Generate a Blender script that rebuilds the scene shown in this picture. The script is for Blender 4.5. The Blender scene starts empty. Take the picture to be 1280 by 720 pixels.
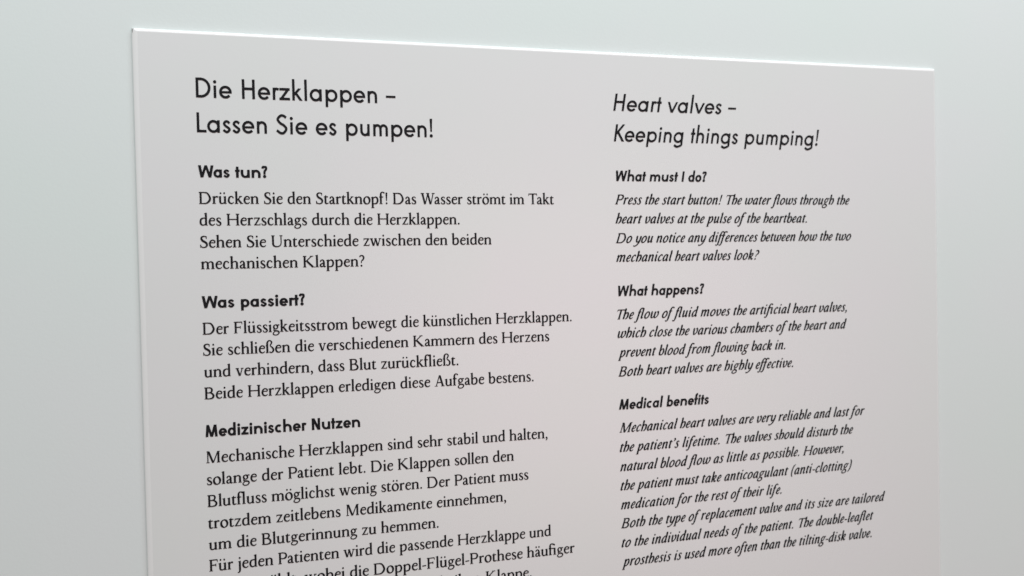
import bpy, math
from mathutils import Matrix, Vector

scene = bpy.context.scene
MM = 0.001

# ------------------------------------------------------------------ camera
cam_data = bpy.data.cameras.new("camera")
cam = bpy.data.objects.new("camera", cam_data)
scene.collection.objects.link(cam)
rot = Matrix([[0.973269, 0.024642, -0.228342], [-0.22867, 0.011401, -0.973437], [-0.021384, 0.999631, 0.016731]]).to_4x4()
cam.matrix_world = Matrix.Translation([0.05448, -0.3227, 0.00211]) @ rot
cam_data.sensor_width = 36.0
cam_data.lens = 36.0 * 924.0 / 1280.0
cam_data.clip_start = 0.01
cam_data.clip_end = 50.0
cam_data.dof.use_dof = True
cam_data.dof.focus_distance = 0.315
cam_data.dof.aperture_fstop = 9.0
scene.camera = cam

# ------------------------------------------------------------------ light
world = bpy.data.worlds.new("World")
scene.world = world
world.use_nodes = True
bg = world.node_tree.nodes["Background"]
bg.inputs["Color"].default_value = (0.97, 1.0, 0.92, 1)
bg.inputs["Strength"].default_value = 0.20


def area_lamp(name, loc, target, size, power, colour, size_y=None):
    d = bpy.data.lights.new(name, 'AREA')
    d.shape = 'RECTANGLE'
    d.size = size
    d.size_y = size_y or size
    d.energy = power
    d.color = colour
    o = bpy.data.objects.new(name, d)
    scene.collection.objects.link(o)
    o.location = loc
    o.rotation_euler = (Vector(target) - Vector(loc)).to_track_quat('-Z', 'Y').to_euler()
    return o


# long fluorescent ceiling fixture above the wall, a little to the right
area_lamp("ceiling_lamp", (0.24, -0.50, 0.90), (0.18, 0.0, 0.0), 1.5, 12.6, (0.90, 0.985, 1.02), 0.25)
# added unseen pink lamp, tints the middle of the panel
area_lamp("pink_tint_lamp", (0.62, -1.5, -0.22), (0.2, 0.0, -0.05), 1.1, 6.1, (1.0, 0.64, 0.66), 1.0)

scene.view_settings.view_transform = 'Standard'
scene.view_settings.look = 'None'
scene.view_settings.exposure = 0.06
scene.view_settings.gamma = 1.0
scene.view_settings.use_curve_mapping = False
scene.cycles.filter_width = 1.5
scene.cycles.max_bounces = 8


# ------------------------------------------------------------------ materials
def new_mat(name, colour, rough, **kw):
    m = bpy.data.materials.new(name)
    m.use_nodes = True
    b = m.node_tree.nodes["Principled BSDF"]
    b.inputs["Base Color"].default_value = (*colour, 1)
    b.inputs["Roughness"].default_value = rough
    for k, v in kw.items():
        b.inputs[k].default_value = v
    return m, b


def mottle(m, b, c1, c2, scale, bump=0.0, bump_scale=400.0, dist=0.0002):
    """two close tones wandering over the surface plus a fine relief"""
    nt = m.node_tree
    tc = nt.nodes.new("ShaderNodeTexCoord")
    n = nt.nodes.new("ShaderNodeTexNoise")
    n.inputs["Scale"].default_value = scale
    n.inputs["Detail"].default_value = 3.0
    nt.links.new(tc.outputs["Object"], n.inputs["Vector"])
    mr = nt.nodes.new("ShaderNodeMapRange")
    mr.inputs[1].default_value = 0.32
    mr.inputs[2].default_value = 0.68
    nt.links.new(n.outputs["Fac"], mr.inputs[0])
    mx = nt.nodes.new("ShaderNodeMix")
    mx.data_type = 'RGBA'
    mx.inputs[6].default_value = (*c1, 1)
    mx.inputs[7].default_value = (*c2, 1)
    nt.links.new(mr.outputs[0], mx.inputs[0])
    nt.links.new(mx.outputs[2], b.inputs["Base Color"])
    if bump:
        n2 = nt.nodes.new("ShaderNodeTexNoise")
        n2.inputs["Scale"].default_value = bump_scale
        n2.inputs["Detail"].default_value = 4.0
        nt.links.new(tc.outputs["Object"], n2.inputs["Vector"])
        bp = nt.nodes.new("ShaderNodeBump")
        bp.inputs["Strength"].default_value = bump
        bp.inputs["Distance"].default_value = dist
        nt.links.new(n2.outputs["Fac"], bp.inputs["Height"])
        nt.links.new(bp.outputs["Normal"], b.inputs["Normal"])


wall_mat, wb = new_mat("wall_paint", (0.74, 0.77, 0.765), 0.75)
mottle(wall_mat, wb, (0.71, 0.79, 0.765), (0.73, 0.78, 0.775), 9.0, 0.25, 900.0, 0.0001)
board_mat, bb = new_mat("satin_white_board", (0.72, 0.71, 0.71), 0.34, **{"Specular IOR Level": 0.95})
mottle(board_mat, bb, (0.75, 0.785, 0.77), (0.765, 0.775, 0.78), 14.0, 0.06, 500.0, 0.0001)
lit_edge_mat, eb = new_mat("polished_edge", (0.93, 0.94, 0.93), 0.16)  # top edge paler than the sides, overhead light put into its colour
mottle(lit_edge_mat, eb, (0.92, 0.935, 0.925), (0.95, 0.95, 0.945), 60.0)
side_mat, sb = new_mat("shaded_edge", (0.82, 0.84, 0.83), 0.3)  # same rim in a duller tone for the sides, shade put into the colour
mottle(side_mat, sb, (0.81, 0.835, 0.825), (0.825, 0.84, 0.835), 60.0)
ink_mat, ib = new_mat("black_print", (0.008, 0.008, 0.010), 0.6, **{"Specular IOR Level": 0.15})
mottle(ink_mat, ib, (0.006, 0.006, 0.008), (0.012, 0.012, 0.014), 300.0)


def link_mesh(name, verts, faces, mat, parent=None):
    me = bpy.data.meshes.new(name)
    me.from_pydata(verts, [], faces)
    me.materials.append(mat)
    me.update()
    o = bpy.data.objects.new(name, me)
    scene.collection.objects.link(o)
    if parent:
        o.parent = parent
    return o


# ------------------------------------------------------------------ wall
GAP = 0.0002                  # the board is glued to the wall
THICK = 0.0013
wall_y = THICK + GAP
wall = link_mesh("wall", [(-1.6, wall_y, -1.2), (2.0, wall_y, -1.2), (2.0, wall_y, 1.6), (-1.6, wall_y, 1.6),
                          (-1.6, wall_y + 0.1, -1.2), (2.0, wall_y + 0.1, -1.2), (2.0, wall_y + 0.1, 1.6),
                          (-1.6, wall_y + 0.1, 1.6)],
                 [(0, 1, 2, 3), (5, 4, 7, 6), (4, 0, 3, 7), (1, 5, 6, 2), (3, 2, 6, 7), (4, 5, 1, 0)], wall_mat)
wall["kind"] = "structure"
wall["label"] = "plain off-white painted wall behind the text panel"

# ------------------------------------------------------------------ panel
X0, X1, Z1, Z0 = -23.4 * MM, 356.8 * MM, 104.3 * MM, -205.0 * MM
ROUND = 0.5 * MM              # depth of the softly rounded sides
TOP_ROUND = 0.95 * MM          # the polished top edge is rounded further back
panel = bpy.data.objects.new("text_panel", None)
scene.collection.objects.link(panel)
panel.empty_display_size = 0.05
panel.location = (X0, 0.0, Z0)
panel["label"] = "white exhibition panel printed with black German and English text, mounted on the wall"
panel["category"] = "text panel"
off = Vector((-X0, 0.0, -Z0))


def V(x, y, z):
    return (x + off.x, y, z + off.z)


def rim_bar(name, outer, inner, mat, depth):
    """one side of the rounded polished rim, from the flat face out and round to the side face"""
    ends = list(zip(inner, outer))
    prof = [(math.sin(a), 1 - math.cos(a)) for a in [math.pi / 2 * k / 14 for k in range(15)]]
    verts = []
    for (ix, iz), (ox, oz) in ends:
        ring = [V(ix + (ox - ix) * s, depth * d, iz + (oz - iz) * s) for s, d in prof]
        ring += [V(ox, THICK, oz), V(ix, THICK, iz)]
        verts += ring
    n = len(prof) + 2
    faces = [(k, (k + 1) % n, n + (k + 1) % n, n + k) for k in range(n)]
    faces += [tuple(range(n))[::-1], tuple(range(n, 2 * n))]
    ob = link_mesh(name, verts, faces, mat, panel)
    return ob


e = 0.01 * MM
i0, i1, k0, k1 = X0 + 2.2 * MM, X1 - 0.9 * MM, Z0 + 1.5 * MM, Z1 - 1.5 * MM
board = link_mesh("board", [V(i0 + e, 0, k0 + e), V(i1 - e, 0, k0 + e), V(i1 - e, 0, k1 - e), V(i0 + e, 0, k1 - e),
                            V(i0 + e, THICK, k0 + e), V(i1 - e, THICK, k0 + e), V(i1 - e, THICK, k1 - e), V(i0 + e, THICK, k1 - e)],
                  [(0, 1, 2, 3), (5, 4, 7, 6), (4, 0, 3, 7), (1, 5, 6, 2), (3, 2, 6, 7), (4, 5, 1, 0)], board_mat, panel)
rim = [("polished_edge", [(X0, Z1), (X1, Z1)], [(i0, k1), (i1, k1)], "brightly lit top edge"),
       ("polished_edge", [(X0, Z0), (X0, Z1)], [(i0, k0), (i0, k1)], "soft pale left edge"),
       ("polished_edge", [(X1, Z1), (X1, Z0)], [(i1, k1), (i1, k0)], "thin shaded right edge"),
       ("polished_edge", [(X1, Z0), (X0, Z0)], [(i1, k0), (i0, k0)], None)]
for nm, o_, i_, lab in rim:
    ob = rim_bar(nm, o_, i_, *((lit_edge_mat, TOP_ROUND) if lab and 'top' in lab else (side_mat, ROUND)))
    if lab:
        ob["label"] = lab

# a small dark grey mark on the top left corner of the rim
mark_pts = [(0.15, -0.4), (0.9, -0.35), (1.05, -1.1), (0.8, -2.0), (0.55, -3.1), (0.4, -2.2), (0.1, -1.2)]
sv = [V(X0 + x * MM, 0.0002, Z1 + z * MM) for x, z in mark_pts] + [V(X0 + x * MM, 0.0012, Z1 + z * MM) for x, z in mark_pts]
m_ = len(mark_pts)
mark_mat, _ = new_mat("dark_grey_mark", (0.14, 0.15, 0.14), 0.7)
link_mesh("corner_mark", sv, [tuple(range(m_))[::-1], tuple(range(m_, 2 * m_))] +
          [(k, (k + 1) % m_, m_ + (k + 1) % m_, m_ + k) for k in range(m_)], mark_mat, panel)

# ------------------------------------------------------------------ letter shapes
# Own outlines drawn for this panel: advance width | loops of x y pairs, 1000 units to the em.
FONTS = {
 'book': {
  'o': '514|241 -6 281 -8 329 0 365 14 403 38 438 70 466 110 482 146 492 194 493 214 478 218 492 226 493 230 490 262 482 294 466 330 447 358 417 391 377 419 329 439 297 446 257 448 221 444 165 424 125 399 94 370 71 338 47 282 39 242 39 198 47 158 73 98 94 70 121 44 153 22 193 4/245 86 225 91 201 102 168 130 156 146 143 174 135 210 135 230 139 254 152 286 168 310 185 327 201 338 233 352 253 356 281 356 325 342 343 330 367 306 383 282 391 262 397 230 396 206 391 178 381 154 358 122 343 110 316 94 285 84',
  'a': '558|241 -6 281 -8 329 0 361 12 397 32 401 30 401 6 405 0 498 2 497 440 405 440 401 434 401 410 397 408 361 427 309 444 269 448 221 444 165 424 129 402 94 370 71 338 47 282 39 242 39 198 44 170 57 130 76 94 121 44 149 24 181 8 221 -4/245 86 225 91 201 102 168 130 156 146 143 174 135 210 135 230 139 254 152 286 168 310 185 327 201 338 233 352 253 356 281 356 325 342 343 330 367 306 383 282 391 262 397 230 396 206 391 178 381 154 358 122 343 110 316 94 285 84',
  'd': '558|241 -6 281 -8 329 0 361 12 397 32 401 30 401 6 405 0 498 2 497 769 409 770 401 766 401 410 393 409 361 427 329 439 297 446 253 448 221 444 193 436 145 413 125 399 97 373 71 338 47 282 39 242 39 198 44 170 55 134 73 98 94 70 118 46 149 24 193 4/245 86 225 91 201 102 168 130 156 146 143 174 135 210 135 230 139 254 152 286 168 310 185 327 201 338 233 352 253 356 281 356 325 342 343 330 367 306 383 282 391 262 397 230 396 206 391 178 381 154 358 122 343 110 316 94 285 84',
  'g': '558|229 -206 269 -208 301 -203 392 -174 461 -139 483 -118 499 -94 504 -74 505 -46 499 -10 497 440 405 440 401 434 401 410 397 408 361 428 329 439 297 446 253 448 221 444 193 436 153 418 113 389 76 346 55 306 44 270 39 242 39 198 44 170 55 134 73 98 94 70 118 46 153 22 177 10 221 -4 253 -8 277 -8 329 0 361 12 397 32 401 30 401 -14 408 -58 393 -71 329 -99 273 -115 241 -116 213 -108 137 -57 133 -55 124 -66 85 -126 85 -134 157 -183 197 -200/245 86 225 91 201 102 168 130 156 146 143 174 135 210 135 230 139 254 152 286 168 310 185 327 201 338 233 352 253 356 281 356 325 342 343 330 367 306 383 282 391 262 397 230 396 206 391 178 381 154 358 122 343 110 301 88 281 84',
  'b': '558|284 -6 320 -8 344 -5 399 10 444 36 489 78 521 134 536 186 537 214 524 218 526 222 536 225 538 230 529 282 505 338 468 385 428 415 372 440 312 448 264 443 224 431 175 406 174 766 168 770 80 769 79 2 172 1 176 35 196 22 236 4/288 86 264 92 244 102 211 130 198 150 183 186 180 238 187 266 196 286 224 323 264 348 296 356 324 356 344 352 372 340 396 323 415 302 430 274 438 250 440 198 425 154 405 126 384 108 368 97 328 84',
  'p': '558|79 -198 173 -198 176 35 224 9 264 -4 316 -8 372 0 412 16 456 45 489 78 512 114 529 158 538 210 536 215 525 218 525 222 536 225 538 230 526 294 512 326 489 362 456 395 412 424 372 440 340 446 296 448 264 444 236 436 196 418 176 405 172 439 79 438/288 86 264 92 244 102 211 130 198 150 183 186 180 238 187 266 200 294 224 323 244 338 276 352 296 356 328 356 348 351 382 334 415 302 430 274 438 250 440 198 432 171 417 142 404 125 384 107 348 89 328 84',
  'c': '459|237 -5 285 -7 317 -3 357 11 381 23 408 43 353 117 313 93 285 85 245 85 201 102 164 135 148 163 139 187 135 231 143 267 154 291 181 324 205 340 233 352 273 357 313 348 353 324 406 395 407 399 385 416 361 428 305 444 245 447 213 442 181 432 149 416 117 393 94 371 69 335 47 283 39 243 39 199 47 159 71 103 93 72 121 44 145 27 189 5',
  'e': '506|236 -6 288 -7 328 0 356 10 392 29 420 52 441 74 439 78 372 137 340 108 304 89 280 84 248 85 228 89 196 104 168 129 151 154 144 176 484 176 492 178 492 182 494 222 486 278 473 314 453 350 434 374 396 407 368 424 340 436 296 446 240 446 192 436 156 420 124 399 91 366 62 322 47 282 39 242 39 202 50 146 70 102 92 72 118 46 148 25 180 8 216 -3/140 254 147 278 156 294 184 327 217 346 256 356 280 356 304 350 344 329 373 298 386 274 391 254',
  'i': '235|79 2 173 2 174 434 170 440 79 438/110 514 138 512 158 520 173 534 183 554 186 570 178 598 161 618 142 627 114 627 94 619 77 602 69 582 68 562 74 542 87 526',
  'l': '235|79 2 168 0 173 2 174 6 174 762 172 769 168 770 84 770 78 766',
  'I': '235|79 2 173 2 172 699 79 698',
  'n': '506|79 2 173 2 174 254 178 286 188 310 207 334 228 348 256 356 288 354 308 345 332 325 350 294 356 258 357 2 451 2 452 270 449 294 442 322 425 358 400 391 372 415 332 436 280 448 224 444 176 426 173 438 168 440 79 438',
  'h': '506|79 2 173 2 174 254 178 286 188 310 207 334 228 348 256 356 288 354 308 345 332 325 350 294 356 258 357 2 444 0 451 2 452 6 452 270 442 322 425 358 400 391 372 415 344 431 320 440 280 448 252 448 216 442 176 426 174 430 174 762 172 769 168 770 84 770 78 766',
  'm': '720|79 2 173 2 176 290 188 322 200 337 224 352 244 356 264 355 296 339 315 314 322 294 325 2 419 2 420 278 423 298 432 320 448 339 476 354 500 356 520 352 544 336 560 314 568 290 569 2 664 1 666 282 657 330 633 378 604 409 584 423 536 443 508 448 480 448 452 443 428 435 400 420 372 398 324 431 288 444 264 448 236 448 208 443 176 433 172 439 168 440 80 439',
  'u': '512|236 -5 284 -7 312 -3 352 13 360 1 451 3 452 435 448 440 357 439 354 159 346 135 328 110 304 93 276 85 248 85 216 99 192 123 179 151 174 183 173 439 79 439 78 171 86 123 109 75 144 36 168 19 196 5',
  'r': '298|79 2 173 2 174 258 187 302 202 346 208 353 232 351 292 335 313 406 316 418 312 424 232 444 79 438',
  's': '356|173 -11 205 -12 225 -8 249 3 273 20 294 41 318 73 331 101 335 121 330 153 313 180 241 238 189 272 140 321 146 337 165 358 177 363 197 363 213 356 265 315 273 313 321 377 321 382 261 429 233 443 193 451 165 449 141 443 121 433 101 418 68 377 51 333 51 313 56 293 81 255 145 196 197 162 243 125 244 121 234 105 213 84 201 76 185 75 165 84 93 140 42 77 40 73 45 68 113 15 137 0',
  't': '236|84 2 179 2 180 346 238 348 242 354 241 438 180 442 180 606 178 613 174 614 86 613 83 442 32 438 32 350 82 347 84 342',
  'f': '239|80 2 175 2 176 346 242 348 246 354 245 438 176 442 176 650 179 662 198 676 242 682 254 770 250 776 214 778 178 772 162 766 130 749 109 730 95 710 85 686 80 662 79 442 28 438 28 350 78 347 80 342',
  'k': '458|79 2 173 2 174 190 178 194 194 195 202 200 207 198 350 1 463 2 278 258 258 262 416 438 298 440 180 310 174 310 174 762 170 770 86 770 78 766',
  'v': '486|201 2 295 0 303 2 489 438 399 440 391 438 260 134 251 121 113 438 14 438',
  'z': '427|25 2 419 2 418 91 186 94 376 346 415 350 414 439 31 438 30 354 34 348 260 346 70 95 66 92 25 90',
  'H': '624|87 2 181 2 182 310 184 317 188 318 456 317 459 2 555 2 555 698 459 698 458 418 456 411 452 410 184 411 181 698 87 698',
  'D': '639|87 2 280 0 340 8 375 18 444 50 496 89 525 118 552 154 573 190 598 254 610 318 608 402 601 434 586 482 557 538 524 583 472 631 412 667 356 688 304 698 276 700 87 698/184 93 183 606 288 608 344 595 380 579 424 549 455 518 486 470 506 418 514 370 514 330 506 282 486 230 455 182 424 151 380 121 344 105 288 92',
  'L': '430|87 2 433 2 432 91 183 94 180 699 87 698',
  'K': '558|87 2 181 2 182 290 184 293 204 297 216 311 241 282 448 1 568 2 280 394 505 690 508 699 396 699 184 424 181 698 87 698',
  'S': '475|217 -15 257 -17 289 -11 313 -1 345 20 390 65 419 105 441 149 449 185 447 213 434 249 415 277 391 305 349 346 315 373 233 411 213 424 156 485 135 521 135 529 141 540 158 565 201 606 225 622 257 624 305 610 373 558 379 561 427 625 429 629 421 638 353 689 309 706 265 716 225 716 197 710 165 693 129 666 92 629 62 589 50 565 43 537 45 501 53 477 82 429 102 405 169 342 273 290 321 246 355 201 355 181 326 133 301 104 273 82 261 77 233 75 189 87 173 96 89 162 73 170 20 101 25 94 121 20 169 -5',
  'W': '870|179 2 278 2 279 14 331 186 435 522 444 546 611 2 700 0 708 2 864 698 766 698 666 250 648 185 488 700 398 698 240 188 235 194 122 698 24 699',
  'M': '752|43 2 139 2 194 442 200 461 336 3 344 0 432 0 567 454 572 461 631 2 727 2 640 699 548 700 542 694 390 178 384 169 228 694 220 700 129 698',
  'N': '674|86 2 183 2 185 526 495 2 607 2 604 698 517 700 510 698 509 694 509 186 505 177 197 698 189 700 85 698',
  '!': '247|119 -3 135 -4 163 4 181 17 193 37 195 53 193 81 179 102 163 115 147 121 127 123 111 119 95 111 79 93 70 73 70 45 78 25 91 11 107 0/102 209 107 205 155 205 163 209 183 699 80 697',
  '?': '382|179 -3 197 -4 225 5 241 19 253 41 255 69 243 97 225 113 205 121 185 123 169 119 153 109 136 89 130 69 130 49 137 27 153 9 165 1/146 209 153 205 229 205 237 209 237 321 244 373 256 397 300 449 316 473 331 509 339 553 339 609 326 645 313 663 295 677 273 689 233 701 189 707 165 707 121 699 93 685 81 676 64 657 51 633 29 569 33 564 109 535 114 537 136 597 141 606 149 611 169 615 201 613 229 607 247 597 247 561 237 522 172 437 152 385 145 329',
  '–': '402|21 211 398 209 400 287 394 291 26 291 20 287',
  ' ': '270|',
 },
 'bold': {
  'o': '531|245 -6 293 -8 341 1 393 22 433 49 458 74 486 114 502 150 515 198 516 226 458 234 509 238 516 242 517 246 515 270 502 318 487 350 465 385 441 411 389 447 337 468 301 474 249 474 209 468 153 447 117 423 86 394 56 350 35 298 27 258 27 210 40 154 64 102 92 66 117 43 153 20 189 4/261 122 241 128 221 141 197 172 183 214 183 250 197 294 222 326 253 344 281 346 301 339 321 327 342 302 358 262 361 222 351 182 327 146 313 134 293 124 277 120',
  'a': '554|245 -6 293 -8 353 4 361 0 510 2 511 182 517 222 511 234 517 246 511 286 509 465 361 466 353 463 297 474 249 474 209 468 153 447 117 423 86 394 56 350 35 298 27 254 27 210 31 186 49 130 76 86 92 66 117 43 153 20 189 4/261 122 241 128 221 141 197 172 183 214 183 250 197 294 222 326 253 344 281 346 301 339 321 327 334 314 350 286 355 274 355 194 340 162 317 137 281 121',
  'd': '554|245 -6 293 -8 353 4 361 0 510 2 511 182 517 222 511 234 517 246 511 290 509 769 361 770 355 766 353 463 301 474 249 474 209 468 153 447 117 423 86 394 65 366 43 322 27 258 27 210 40 154 64 102 92 66 117 43 145 25 189 4/261 122 241 128 221 141 197 172 183 214 183 250 197 294 222 326 253 344 281 346 301 339 321 327 334 314 350 286 355 274 355 194 340 162 317 137 281 121',
  'g': '554|225 -205 277 -207 313 -203 409 -178 441 -166 469 -150 485 -137 506 -109 515 -85 517 -65 511 -5 511 179 516 223 511 235 516 243 511 287 509 466 361 467 353 463 305 473 261 475 225 471 185 461 153 447 113 420 84 391 48 335 32 283 27 255 27 211 33 175 45 140 65 101 88 71 121 41 149 22 201 1 265 -8 305 -7 354 3 359 -53 309 -70 265 -79 249 -79 233 -73 181 -28 165 -20 85 -126 85 -133 109 -154 149 -182 189 -199/257 122 225 138 200 167 192 183 183 215 183 251 193 287 214 319 237 337 257 345 273 347 292 343 317 330 335 311 346 295 355 271 355 195 346 171 335 155 313 134 285 121',
  'b': '554|268 -6 316 -8 356 -1 391 10 436 34 480 73 509 114 524 147 537 194 540 222 536 228 481 234 532 238 539 242 533 290 525 318 510 350 488 385 464 411 412 447 360 468 324 474 272 474 248 472 220 464 212 466 211 766 204 770 60 770 56 762 56 290 50 254 50 210 56 178 57 2 204 0 216 4/284 122 264 128 244 141 219 174 212 194 212 274 227 306 248 329 276 344 304 346 324 339 344 327 365 302 381 262 384 222 374 182 350 146 336 134 316 124 300 120',
  'p': '554|57 -198 211 -198 213 2 260 -6 312 -8 344 -4 391 10 428 29 456 49 481 74 509 114 529 162 538 198 539 226 481 234 532 238 539 242 538 270 529 306 513 346 488 385 464 411 420 443 360 468 320 474 248 472 216 464 64 466 56 462 56 290 50 258 50 214 56 178/284 122 264 128 244 141 219 174 212 194 212 274 224 302 248 329 276 344 304 346 324 340 344 327 365 302 381 262 384 222 374 182 350 146 336 134 316 124 300 120',
  'c': '476|237 -6 293 -8 325 -3 361 7 393 21 420 42 339 150 333 150 307 130 289 123 265 120 249 124 221 141 205 160 189 191 183 214 183 250 187 270 204 306 222 326 249 342 277 346 301 340 337 316 419 422 417 429 389 448 361 460 325 470 293 474 249 474 217 470 181 459 145 442 98 406 68 370 48 334 31 282 27 254 27 214 32 182 45 139 64 102 89 69 117 44 145 24 185 6',
  'e': '523|240 -6 296 -8 364 8 407 30 432 49 457 74 443 90 352 169 344 167 312 133 296 125 268 120 248 124 220 141 200 166 200 174 340 174 348 171 356 174 508 174 514 178 516 250 514 278 493 338 472 374 448 403 416 431 372 455 312 472 252 474 200 466 156 449 124 429 83 390 51 342 35 298 26 254 27 214 34 170 43 142 59 110 82 78 114 46 148 22 188 5/192 282 203 306 224 329 249 342 268 346 300 340 320 327 340 304 350 282',
  'i': '254|55 2 210 2 211 458 207 466 63 466 55 462/113 506 127 503 151 504 183 517 204 538 216 558 220 574 220 610 216 626 204 646 183 667 155 679 127 681 95 673 66 650 55 634 45 610 45 574 57 546 73 526 95 511',
  'l': '254|56 2 210 2 211 762 209 769 205 770 61 770 55 766',
  'I': '254|56 2 210 2 209 699 56 698',
  'n': '616|56 2 210 2 211 234 219 270 236 302 261 327 293 343 325 346 349 340 384 318 403 294 418 258 423 226 424 2 577 1 579 222 575 266 565 306 554 330 522 382 489 415 457 438 417 458 373 470 341 474 289 474 257 470 213 457 209 465 205 466 57 465',
  'h': '616|56 2 210 2 211 230 215 258 228 290 253 321 273 335 309 346 341 343 381 321 403 294 418 258 423 226 424 2 578 2 579 222 575 266 565 306 554 330 522 382 489 415 457 438 421 456 385 467 345 474 293 474 257 470 212 458 211 762 209 769 205 770 61 770 55 766',
  'm': '902|56 2 210 2 211 254 216 278 226 302 246 326 277 344 301 346 320 342 347 326 369 298 378 274 383 238 384 2 537 1 539 258 543 278 556 306 573 326 605 344 629 346 656 338 677 323 694 302 706 270 709 254 710 2 861 0 865 6 865 250 861 286 850 326 835 358 818 382 780 422 725 455 669 471 601 474 561 468 533 460 505 447 461 418 421 444 389 459 341 472 269 474 213 463 205 466 57 465',
  'u': '622|281 -5 341 -7 373 -3 421 11 424 3 429 1 578 3 577 466 425 466 423 239 418 207 405 175 381 145 345 125 325 121 305 121 269 133 240 159 219 195 211 231 209 466 57 466 55 235 59 195 72 151 104 95 141 53 177 29 214 11 261 -3',
  'r': '328|56 2 210 2 211 282 215 302 229 340 309 322 316 326 342 438 341 448 209 480 173 479 129 466 57 465',
  's': '414|196 -8 228 -10 256 -6 288 8 312 23 352 61 373 88 389 116 396 148 388 183 374 204 360 217 304 246 172 332 171 336 188 352 204 357 228 355 243 348 308 303 317 312 373 396 372 402 300 453 260 469 224 476 196 475 160 469 132 457 108 441 82 416 60 383 46 352 42 320 52 286 84 249 257 136 242 120 228 110 204 110 168 130 112 173 100 176 35 84 44 75 124 18 156 2',
  't': '271|58 2 212 2 214 338 274 342 275 458 271 466 219 466 213 470 211 641 59 641 57 470 51 466 11 466 5 462 6 342 55 339 57 334',
  'f': '277|54 2 208 2 210 338 275 340 279 346 279 462 271 466 215 466 209 470 210 630 239 632 245 642 257 770 256 786 251 788 199 788 147 775 115 759 78 726 60 694 53 662 53 470 47 466 7 466 1 462 2 342 51 339 53 334',
  'k': '547|56 2 211 2 212 198 216 203 364 0 545 2 353 270 344 274 320 274 315 278 476 447 488 464 296 465 220 387 216 384 212 386 212 762 208 770 64 770 56 766 56 222 52 210 56 202',
  'v': '548|200 2 361 2 540 451 543 462 540 466 388 465 280 204 175 462 168 466 24 466 16 462',
  'z': '470|25 2 455 2 454 127 262 130 401 338 451 342 450 465 38 466 30 462 31 342 221 338 82 130 25 126',
  'H': '594|64 2 218 2 219 294 220 298 225 300 385 299 388 2 542 2 541 699 388 698 387 434 386 430 381 428 221 429 218 698 64 698',
  'D': '663|64 2 289 0 345 6 385 17 457 49 513 89 564 146 585 180 602 214 615 250 627 310 629 370 623 418 615 450 602 486 582 526 542 582 513 611 457 651 385 683 317 698 289 700 64 698/221 128 220 570 297 570 337 559 369 543 401 519 430 486 451 450 467 406 473 366 471 314 458 266 443 234 413 193 381 165 356 150 317 134 281 128',
  'L': '443|64 2 440 2 440 126 220 130 217 699 64 698',
  'K': '600|64 2 218 2 221 266 418 2 611 2 336 374 324 394 546 690 549 699 369 700 221 505 218 698 64 698',
  'S': '525|231 -25 271 -27 315 -18 351 -2 395 32 424 63 461 115 485 167 492 211 486 247 472 279 432 327 339 399 251 442 199 486 181 507 194 527 226 559 251 577 259 579 283 574 311 564 368 519 375 517 460 631 459 636 435 656 379 696 327 716 275 727 243 726 203 718 179 707 135 676 91 634 55 587 37 551 29 519 34 475 44 447 78 399 114 363 159 326 191 306 263 272 315 232 340 207 326 179 300 147 275 125 255 121 219 129 203 138 107 211 94 199 20 99 19 95 23 90 99 30 135 6 175 -13',
  'W': '916|160 2 317 2 317 14 462 464 468 458 480 422 603 38 612 10 611 2 768 2 899 698 741 698 666 306 538 698 530 700 391 698 262 305 187 698 30 699 36 654',
  'M': '788|44 2 199 2 226 290 230 299 322 2 470 0 478 2 570 297 573 294 575 282 600 2 755 2 693 698 538 698 402 259 396 262 262 698 254 700 106 698',
  'N': '634|65 2 219 2 220 366 224 373 409 2 583 2 583 698 429 698 428 330 424 323 237 698 63 698',
  '!': '266|123 -5 161 -4 193 10 219 35 231 59 235 83 231 119 216 147 191 171 153 185 125 185 109 181 77 164 54 135 44 107 44 71 57 39 73 19 85 10 97 2/91 207 187 207 223 691 221 698 61 699 56 695',
  '?': '388|176 -5 215 -4 247 10 267 29 280 51 289 87 285 115 267 150 243 171 207 185 183 186 159 180 131 164 107 135 98 111 97 71 107 43 131 15 151 2/128 207 257 207 257 331 261 363 270 383 316 439 340 479 351 511 359 563 356 619 340 659 315 686 283 700 243 707 195 707 151 713 123 713 91 704 71 692 42 659 27 627 11 579 10 575 19 570 127 528 133 531 151 581 223 575 228 571 220 531 158 451 142 419 133 391 125 323',
  '–': '408|21 194 398 193 399 306 22 308',
  ' ': '280|',
 },
 'roman': {
  'i': '239|25 2 225 2 226 30 222 34 190 36 182 46 182 406 181 410 173 414 170 441 66 411 22 396 16 390 22 380 58 374 65 370 66 366 66 46 58 35 26 33/104 546 118 543 138 545 149 550 167 566 173 578 176 598 172 618 153 642 138 649 118 652 102 648 86 638 72 618 68 594 73 574 86 556',
  'l': '234|22 2 215 0 222 2 223 6 223 30 219 34 191 34 179 46 179 686 179 690 169 698 167 723 19 679 13 674 19 662 59 656 63 650 63 46 55 35 23 33',
  'j': '224|6 -248 46 -250 66 -246 86 -238 118 -217 143 -192 159 -168 183 -100 184 404 182 411 172 416 170 441 70 412 16 392 22 380 58 374 67 368 68 -96 72 -140 63 -164 42 -190 -12 -204 -8 -244 -6 -247/112 544 122 542 150 550 166 564 175 584 175 608 167 628 154 641 138 649 118 651 98 645 81 632 68 608 68 588 78 566 94 551',
  'n': '514|18 2 218 2 218 34 183 36 175 46 176 314 192 334 215 354 251 371 287 378 311 369 338 350 353 334 347 290 347 46 339 36 304 34 304 2 503 0 504 34 471 36 464 42 463 290 456 342 438 378 419 395 383 418 347 433 311 442 279 442 251 435 223 422 179 392 176 394 174 410 166 414 163 441 11 395 9 390 15 380 51 373 58 370 59 366 59 46 55 37 18 34',
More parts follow.
